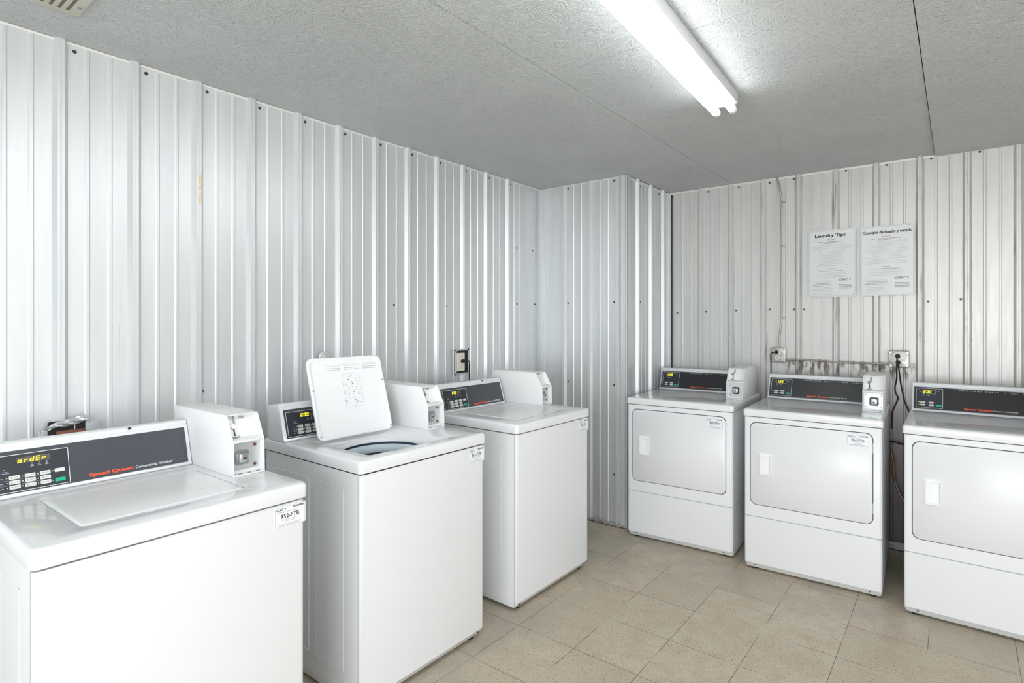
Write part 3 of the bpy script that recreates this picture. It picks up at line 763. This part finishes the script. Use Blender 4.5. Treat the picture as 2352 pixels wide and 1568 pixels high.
# ------------------------------------------------------------------ things on the walls
# posters
def poster(x0, x1, z0, z1, title, sub1, sub2, label, tw):
    root = empty('poster', ((x0+x1)/2, YB-.0165, z0)); tag(root, label, 'poster', 'laminated laundry notices on the back wall')
    W, Hh = x1-x0, z1-z0; off = (-W/2, 0, 0)
    M = lambda u, z, n=0.: Matrix(((1, 0, 0, u), (0, 0, -1, -n), (0, 1, 0, z), (0, 0, 0, 1)))
    # the laminate bows slightly between the ribs
    b = MB(); nx = 12
    def prof(t): return .0012*sin(t*pi*2.4)
    rings = []
    sh = put(rplate(W, Hh, .006, .0012), M(0, 0), 'sheet', M_PAPER, root, off)
    n = .0013
    put(ring(W-.010, Hh-.010, .006, .0014, .0003), M(.005, .005, n), 'border_line', M_GREYP, root, off)
    # title in heavy lettering with slab feet
    put(text_bm(title, W*tw, .026 if tw < .8 else .024, .03, serif=True), M(W*(1-tw)/2-(W*.04 if tw < .8 else 0), Hh-.052, n), 'title', M_INK, root, off)
    put(text_bm(sub1, W*.17, .0055, .01), M(W*.40, Hh-.068, n), 'heading', M_REDINK, root, off)
    put(text_bm(sub2, W*.15, .0055, .01), M(W*.41, Hh*.41, n), 'heading', M_REDINK, root, off)
    rr = random.Random(len(title)); b = MB(); dk = MB()
    def row(q, cx, y, wd, hh):
        x = cx-wd/2
        while x < cx+wd/2:
            l = rr.uniform(.006, .020); q.box(x, min(x+l, cx+wd/2), y, y+hh, 0, .0003); x += l+.0018
    row(dk, W*.48, Hh-.080, W*.55, .0022); row(dk, W*.47, Hh-.087, W*.25, .0022)
    y = Hh-.098
    while y > Hh*.45: row(b, W*.5, y, W*rr.uniform(.5, .86), .0016); y -= .0115
    row(dk, W*.48, Hh*.385, W*.5, .0022); y = Hh*.36
    while y > Hh*.27: row(b, W*.5, y, W*rr.uniform(.5, .8), .0016); y -= .0105
    y = Hh*.225
    for i in range(10): row(dk if i < 4 else b, W*.30, y, W*rr.uniform(.3, .48), .0018); y -= .0092
    for i in range(4):
        row(dk, W*.78, Hh*.175-i*.0078, W*.26, .0024)
    put(b, M(0, 0, n), 'small_print', M_GREYP, root, off); put(dk, M(0, 0, n), 'bold_print', mat('print_mid', (.09, .09, .10), .6), root, off)
    put(text_bm('CSC', W*.20, .012, .02, .3), M(W*.64, Hh*.235, n), 'logo_lettering', M_INK, root, off)
    put(MB().prism([(0, .008), (.010, .011), (.004, -.001)], 0, .0003, 2), M(W*.865, Hh*.24, n), 'logo_emblem', M_TEAL, root, off)
    for a, c in ((.014, .012), (W-.014, .012), (.014, Hh-.012), (W-.014, Hh-.012)):
        put(MB().cyl((0, 0, 0), (0, 0, 1), .0022, .002, 10), M(a, c, n), 'tack', M_STEEL, root, off)
    return root
poster(-.8050, -.5265, 1.573, 2.014, 'Laundry Tips', 'WASHERS', 'DRYERS', 'left laundry notice headed Laundry Tips on the back wall', .66)
poster(-.5010, -.2130, 1.573, 2.010, 'Consejos de lavado y secado', 'LAVADORAS', 'SECADORAS', 'right laundry notice headed Consejos de lavado y secado', .92)

# outlet boxes on the back wall
def outlet_box(x0, x1, z0, z1, label, plugs):
    root = empty('outlet_box', ((x0+x1)/2, YB, z0)); tag(root, label, 'electrical outlet', 'square metal outlet boxes on the back wall')
    W, Hh = x1-x0, z1-z0; off = (-W/2, 0, 0)
    MB().loft([[(p[0], -.0, p[1]) for p in rrect(.003, W-.003, .003, Hh-.003, 0, .006)], [(p[0], -.048, p[1]) for p in rrect(.003, W-.003, .003, Hh-.003, 0, .006)]]).done('box_body', M_GALV, root, off=off)
    cov = MB().loft([[(p[0], -.048, p[1]) for p in rrect(0, W, 0, Hh, 0, .012)], [(p[0], -.052, p[1]) for p in rrect(0, W, 0, Hh, 0, .012)], [(p[0], -.056, p[1]) for p in rrect(.005, W-.005, .005, Hh-.005, 0, .010)]])
    cov = cov.done('cover_plate', M_GALV, root, off=off)
    for a in (.012, W-.012):
        for c in (.012, Hh-.012):
            MB().cyl((a, -.0555, c), (0, -1, 0), .0052, .002, 12).done('screw', M_CHROME, cov, off=off)
    for k, zc in enumerate((Hh*.68, Hh*.31)):
        b = MB().cyl((W*.45, -.0555, zc), (0, -1, 0), .0165, .002, 20); rc = b.done('receptacle', M_IVORY, cov, off=off)
        q = MB()
        for dx in (-.006, .004): q.box(W*.45+dx, W*.45+dx+.002, -.0579, -.0574, zc, zc+.008)
        q.cyl((W*.45, -.0574, zc-.006), (0, -1, 0), .0022, .0005, 8); q.done('socket_slots', M_INK, cov, off=off)
    return root
outlet_box(-1.043, -.942, 1.130, 1.232, 'square metal outlet box under the hanging cable, one plug in it', 1)
outlet_box(-.345, -.236, 1.128, 1.234, 'square metal outlet box above the gap, with two cords hanging from it', 2)

# armoured cable: down from the ceiling, then along to the second box
def thing_tube(name, pts, r, m, label, cat, n=8, smooth=8):
    b = MB().tube(spline(pts, smooth), r, n); o = b.done(name, m, sharp=60); tag(o, label, cat); return o
cb = thing_tube('conduit', [(-1.011, YB-.012, H+.004), (-.990, YB-.020, 2.33), (-.980, YB-.012, 2.235), (-.984, YB-.010, 1.933), (-.980, YB-.010, 1.60), (-.981, YB-.010, 1.435), (-.993, YB-.012, 1.30), (-.995, YB-.020, 1.234)], .0055, M_CABLE,
           'thin metal cable running from the ceiling down to the left outlet box', 'cable')
for z in (2.235, 1.933, 1.435):
    b = MB().cyl((-.981, YB-.018, z), (0, -1, 0), .007, .004, 10); b.box(-.983, -.958, YB-.004, YB-.001, z-.005, z+.005); b.done('cable_clip', M_CHROME, cb, bevel=.0005, seg=1)
thing_tube('conduit', [(-.942, YB-.022, 1.1475), (-.90, YB-.019, 1.150), (-.83, YB-.020, 1.151), (-.696, YB-.021, 1.148), (-.60, YB-.020, 1.145), (-.45, YB-.021, 1.146), (-.345, YB-.022, 1.146)], .0055, M_CABLE,
           'thin metal cable running level between the two outlet boxes', 'cable')

# cords plugged into the boxes
def cord(pts, plug, label, r=.0040):
    b = MB().tube(spline(pts, 8), r, 8); o = b.done('power_cord', M_BLACK, sharp=60); tag(o, label, 'power cord')
    x, y, z = plug
    q = MB().loft([[(x+.013*cos(2*pi*i/16)*s, y-d, z+.013*sin(2*pi*i/16)*s) for i in range(16)] for s, d in ((1, 0), (1.05, .008), (.9, .020), (.5, .026))])
    q.done('plug', M_BLACK, o)
    return o
P1 = (-1.000, YB-.058, 1.200)
cord([(P1[0], P1[1]-.022, P1[2]), (-1.012, YB-.088, 1.200), (-1.030, YB-.084, 1.190), (-1.036, YB-.068, 1.160), (-1.038, YB-.055, 1.10), (-1.040, YB-.05, 1.02), (-1.040, YB-.06, .90)], P1,
     'black cord looping from the left outlet box down behind the middle dryer')
P2 = (-.296, YB-.058, 1.200); P3 = (-.294, YB-.058, 1.161)
cord([(P2[0], P2[1]-.022, P2[2]), (-.298, YB-.086, 1.180), (-.300, YB-.080, 1.13), (-.303, YB-.05, 1.06), (-.312, YB-.04, 1.01), (-.310, YB-.04, .975), (-.297, YB-.04, .945), (-.300, YB-.04, .925), (-.318, YB-.05, .875), (-.325, YB-.06, .845), (-.328, YB-.06, .75)], P2,
     'left of the two black cords hanging in the gap between the dryers')
cord([(P3[0], P3[1]-.022, P3[2]), (-.292, YB-.080, 1.145), (-.286, YB-.060, 1.08), (-.282, YB-.04, 1.03), (-.270, YB-.04, .96), (-.262, YB-.04, .92), (-.242, YB-.05, .87), (-.225, YB-.06, .82), (-.19, YB-.07, .70)], P3,
     'right of the two black cords hanging in the gap between the dryers')
# flexible hose low in the gap
thing_tube('gas_hose', [(-.300, YB-.05, .665), (-.325, YB-.05, .655), (-.332, YB-.05, .61), (-.322, YB-.05, .56), (-.316, YB-.05, .49), (-.308, YB-.05, .42), (-.286, YB-.06, .36), (-.25, YB-.07, .30)], .006, M_CABLE,
           'grey flexible hose curving down low in the gap between the dryers', 'hose')
thing_tube('drain_pipe', [(-.40, YB-.05, .668), (-.33, YB-.05, .672), (-.28, YB-.05, .664), (-.20, YB-.06, .655)], .005, M_BLACK,
           'short black line crossing the gap above the grey hose', 'hose')

# left wall: torn opening with foil tape behind the first washer
rb = empty('wall_opening', (XL, .58, 1.00)); tag(rb, 'torn opening in the metal wall with foil tape, above the nearest washer', 'wall opening')
def LX(u, d, z): return (d, u-.58, z-1.00)
b = MB()
b.prism([(-.052, -.02), (.052, -.02), (.052, .058), (-.045, .064), (-.052, .060)], .0180, .0195); b.done('hole', M_DARKGAP, rb)
b = MB().box(.0195, .0235, -.030, .050, -.02, .028); b.done('pipe', M_REDBOX, rb, bevel=.001)
b = MB().tube([(.022, .022, -.02), (.022, .021, .045)], .0014, 6); b.done('wire', M_IVORY, rb)
for y0, y1, z1 in ((-.078, -.050, .035), (.052, .098, .050)):
    n_ = 8; q = MB(); rr = random.Random(5)
    fr = [[(.0170+rr.uniform(0, .0025), y0+(y1-y0)*i/n_, -.02+(z1+.02)*j/6) for i in range(n_+1)] for j in range(7)]
    V = [[q.bm.verts.new(p) for p in r_] for r_ in fr]; V2 = [[q.bm.verts.new((.0160, p[1], p[2])) for p in r_] for r_ in fr]
    for j in range(6):
        for i in range(n_): q.bm.faces.new((V[j][i], V[j][i+1], V[j+1][i+1], V[j+1][i])); q.bm.faces.new((V2[j][i], V2[j+1][i], V2[j+1][i+1], V2[j][i+1]))
    q.done('foil_tape', M_FOIL, rb)
# crumpled foil flap hanging over the hole, rising to the right
q = MB(); rr = random.Random(11); nx, nz = 14, 7; A = []; Bk = []
for j in range(nz+1):
    ra, rb_ = [], []
    for i in range(nx+1):
        t = i/nx; s_ = j/nz
        y = -.056+.110*t+.004*sin(9*s_); lo = .033+.022*t+.003*sin(t*7); hi = .047+.033*t**.6
        z = lo+(hi-lo)*s_; x = .024+.008*sin(s_*pi)+.003*sin(t*19+s_*13)+rr.uniform(-.0012, .0012)
        ra.append(q.bm.verts.new((x+.002, y, z))); rb_.append(q.bm.verts.new((x-.0005, y, z)))
    A.append(ra); Bk.append(rb_)
for j in range(nz):
    for i in range(nx): q.bm.faces.new((A[j][i], A[j][i+1], A[j+1][i+1], A[j+1][i])); q.bm.faces.new((Bk[j][i], Bk[j+1][i], Bk[j+1][i+1], Bk[j][i+1]))
fl = q.done('foil_flap', M_FOIL, rb); fl['label'] = 'crumpled foil flap'

# left wall outlet with cut surround
ob = empty('wall_outlet', (XL, 2.545, 1.085)); tag(ob, 'ivory outlet plate in a cut opening on the left wall, above the far washer', 'electrical outlet')
MB().box(.0180, .0190, -.040, .052, .0, .142).done('hole', M_DARKGAP, ob)
b = MB(); 
for q_ in ((-.062, -.048, -.012, .150), (.050, .064, -.07, .16), (-.062, .064, .140, .152), (-.062, .01, -.012, -.002)): b.box(RH, .0185, q_[0], q_[1], q_[2], q_[3])
b.done('cut_flange', M_FOIL, ob, bevel=.0006, seg=1)
MB().loft([[(.018, p[0], p[1]) for p in rrect(-.046, .022, .012, .128, 0, .004)], [(.023, p[0], p[1]) for p in rrect(-.044, .020, .014, .126, 0, .004)]]).done('cover_plate', M_IVORY, ob)
c = cord([(XL+.036, 2.560, 1.160), (XL+.044, 2.576, 1.160), (XL+.040, 2.592, 1.150), (XL+.030, 2.600, 1.125), (XL+.028, 2.602, 1.07), (XL+.030, 2.602, 1.0), (XL+.032, 2.60, .92)], (0, 0, 0),
         'black cord from the left wall outlet dropping behind the far washer')
for ch in list(c.children): bpy.data.objects.remove(ch)
MB().loft([[(XL+.023+.0, 2.545+.011*cos(2*pi*i/14)*1.6, 1.160+.011*sin(2*pi*i/14)) for i in range(14)], [(XL+.042, 2.548+.010*cos(2*pi*i/14)*1.6, 1.160+.010*sin(2*pi*i/14)) for i in range(14)]]).done('plug', M_BLACK, c, bevel=.002)

# round cover plate on the left wall behind the open lid
rc = MB().cyl((XL+.0175, 1.582, 1.235), (1, 0, 0), .030, .004, 28, .027).cyl((XL+.0175, 1.582, 1.235), (1, 0, 0), .010, .012, 18)
tag(rc.done('round_cover', M_WALL, bevel=.0008, seg=1), 'small round metal cover on the left wall above the open lid', 'wall cover')

# ------------------------------------------------------------------ ceiling vent
vr = empty('ceiling_vent', (-2.13, .4475, H-.010)); tag(vr, 'cream louvred vent grille on the ceiling at the upper left', 'vent')
vx0, vx1, vy0, vy1 = -.17, .17, -.24, .1075
MB().loft([rrect(vx0, vx1, vy0, vy1, .0095, .003, 3), rrect(vx0, vx1, vy0, vy1, .003, .003, 3), rrect(vx0+.004, vx1-.004, vy0+.004, vy1-.004, 0, .003, 3)]).done('grille_plate', M_VENT, vr)
for k in range(13):
    y = .075-k*.021
    b = MB().loft([[(p[0], p[1], -.0006) for p in rrect(vx0+.03, vx1-.035, y-.006, y+.002, 0, .002, 3)], [(p[0], p[1], .0004) for p in rrect(vx0+.03, vx1-.035, y-.006, y+.002, 0, .002, 3)]])
    b.done('louvre_slot', M_SLOT, vr)
MB().cyl((vx0+.075, .094, .0005), (0, 0, -1), .006, .003, 14).done('screw', M_STEEL, vr)

# ------------------------------------------------------------------ fluorescent strip light
def strip_light(x, y_end, rz, length, label):
    root = empty('strip_light', (x, y_end, H-.012), rz); tag(root, label, 'ceiling light')
    # housing, local y runs from 0 back to -length
    pr = [(-.057, .011), (-.057, -.036), (-.050, -.040), (.050, -.040), (.057, -.036), (.057, .011)]
    MB().prism(pr, -length, 0, 1).done('housing', M_LID, root, bevel=.0015, seg=2)
    for s in (-1, 1):
        cx = s*.036; cz = -.060
        tb = MB().cyl((cx, -.022, cz), (0, -1, 0), .0165, length-.044, 24); tb.done('tube_lamp', M_TUBEGL, root)
        for yy in (-.022, -length):
            q = MB().loft([[(cx+.018*cos(2*pi*i/20), yy+d, cz+.018*sin(2*pi*i/20)) for i in range(20)] for d in (0, .022)]); q.box(cx-.010, cx+.010, yy, yy+.020, cz, -.039)
            q.done('lamp_holder', M_LID, root, bevel=.001, seg=1)
    return root
strip_light(-.828, 2.462, radians(2.8), 2.44, 'white twin-tube fluorescent strip light on the ceiling')
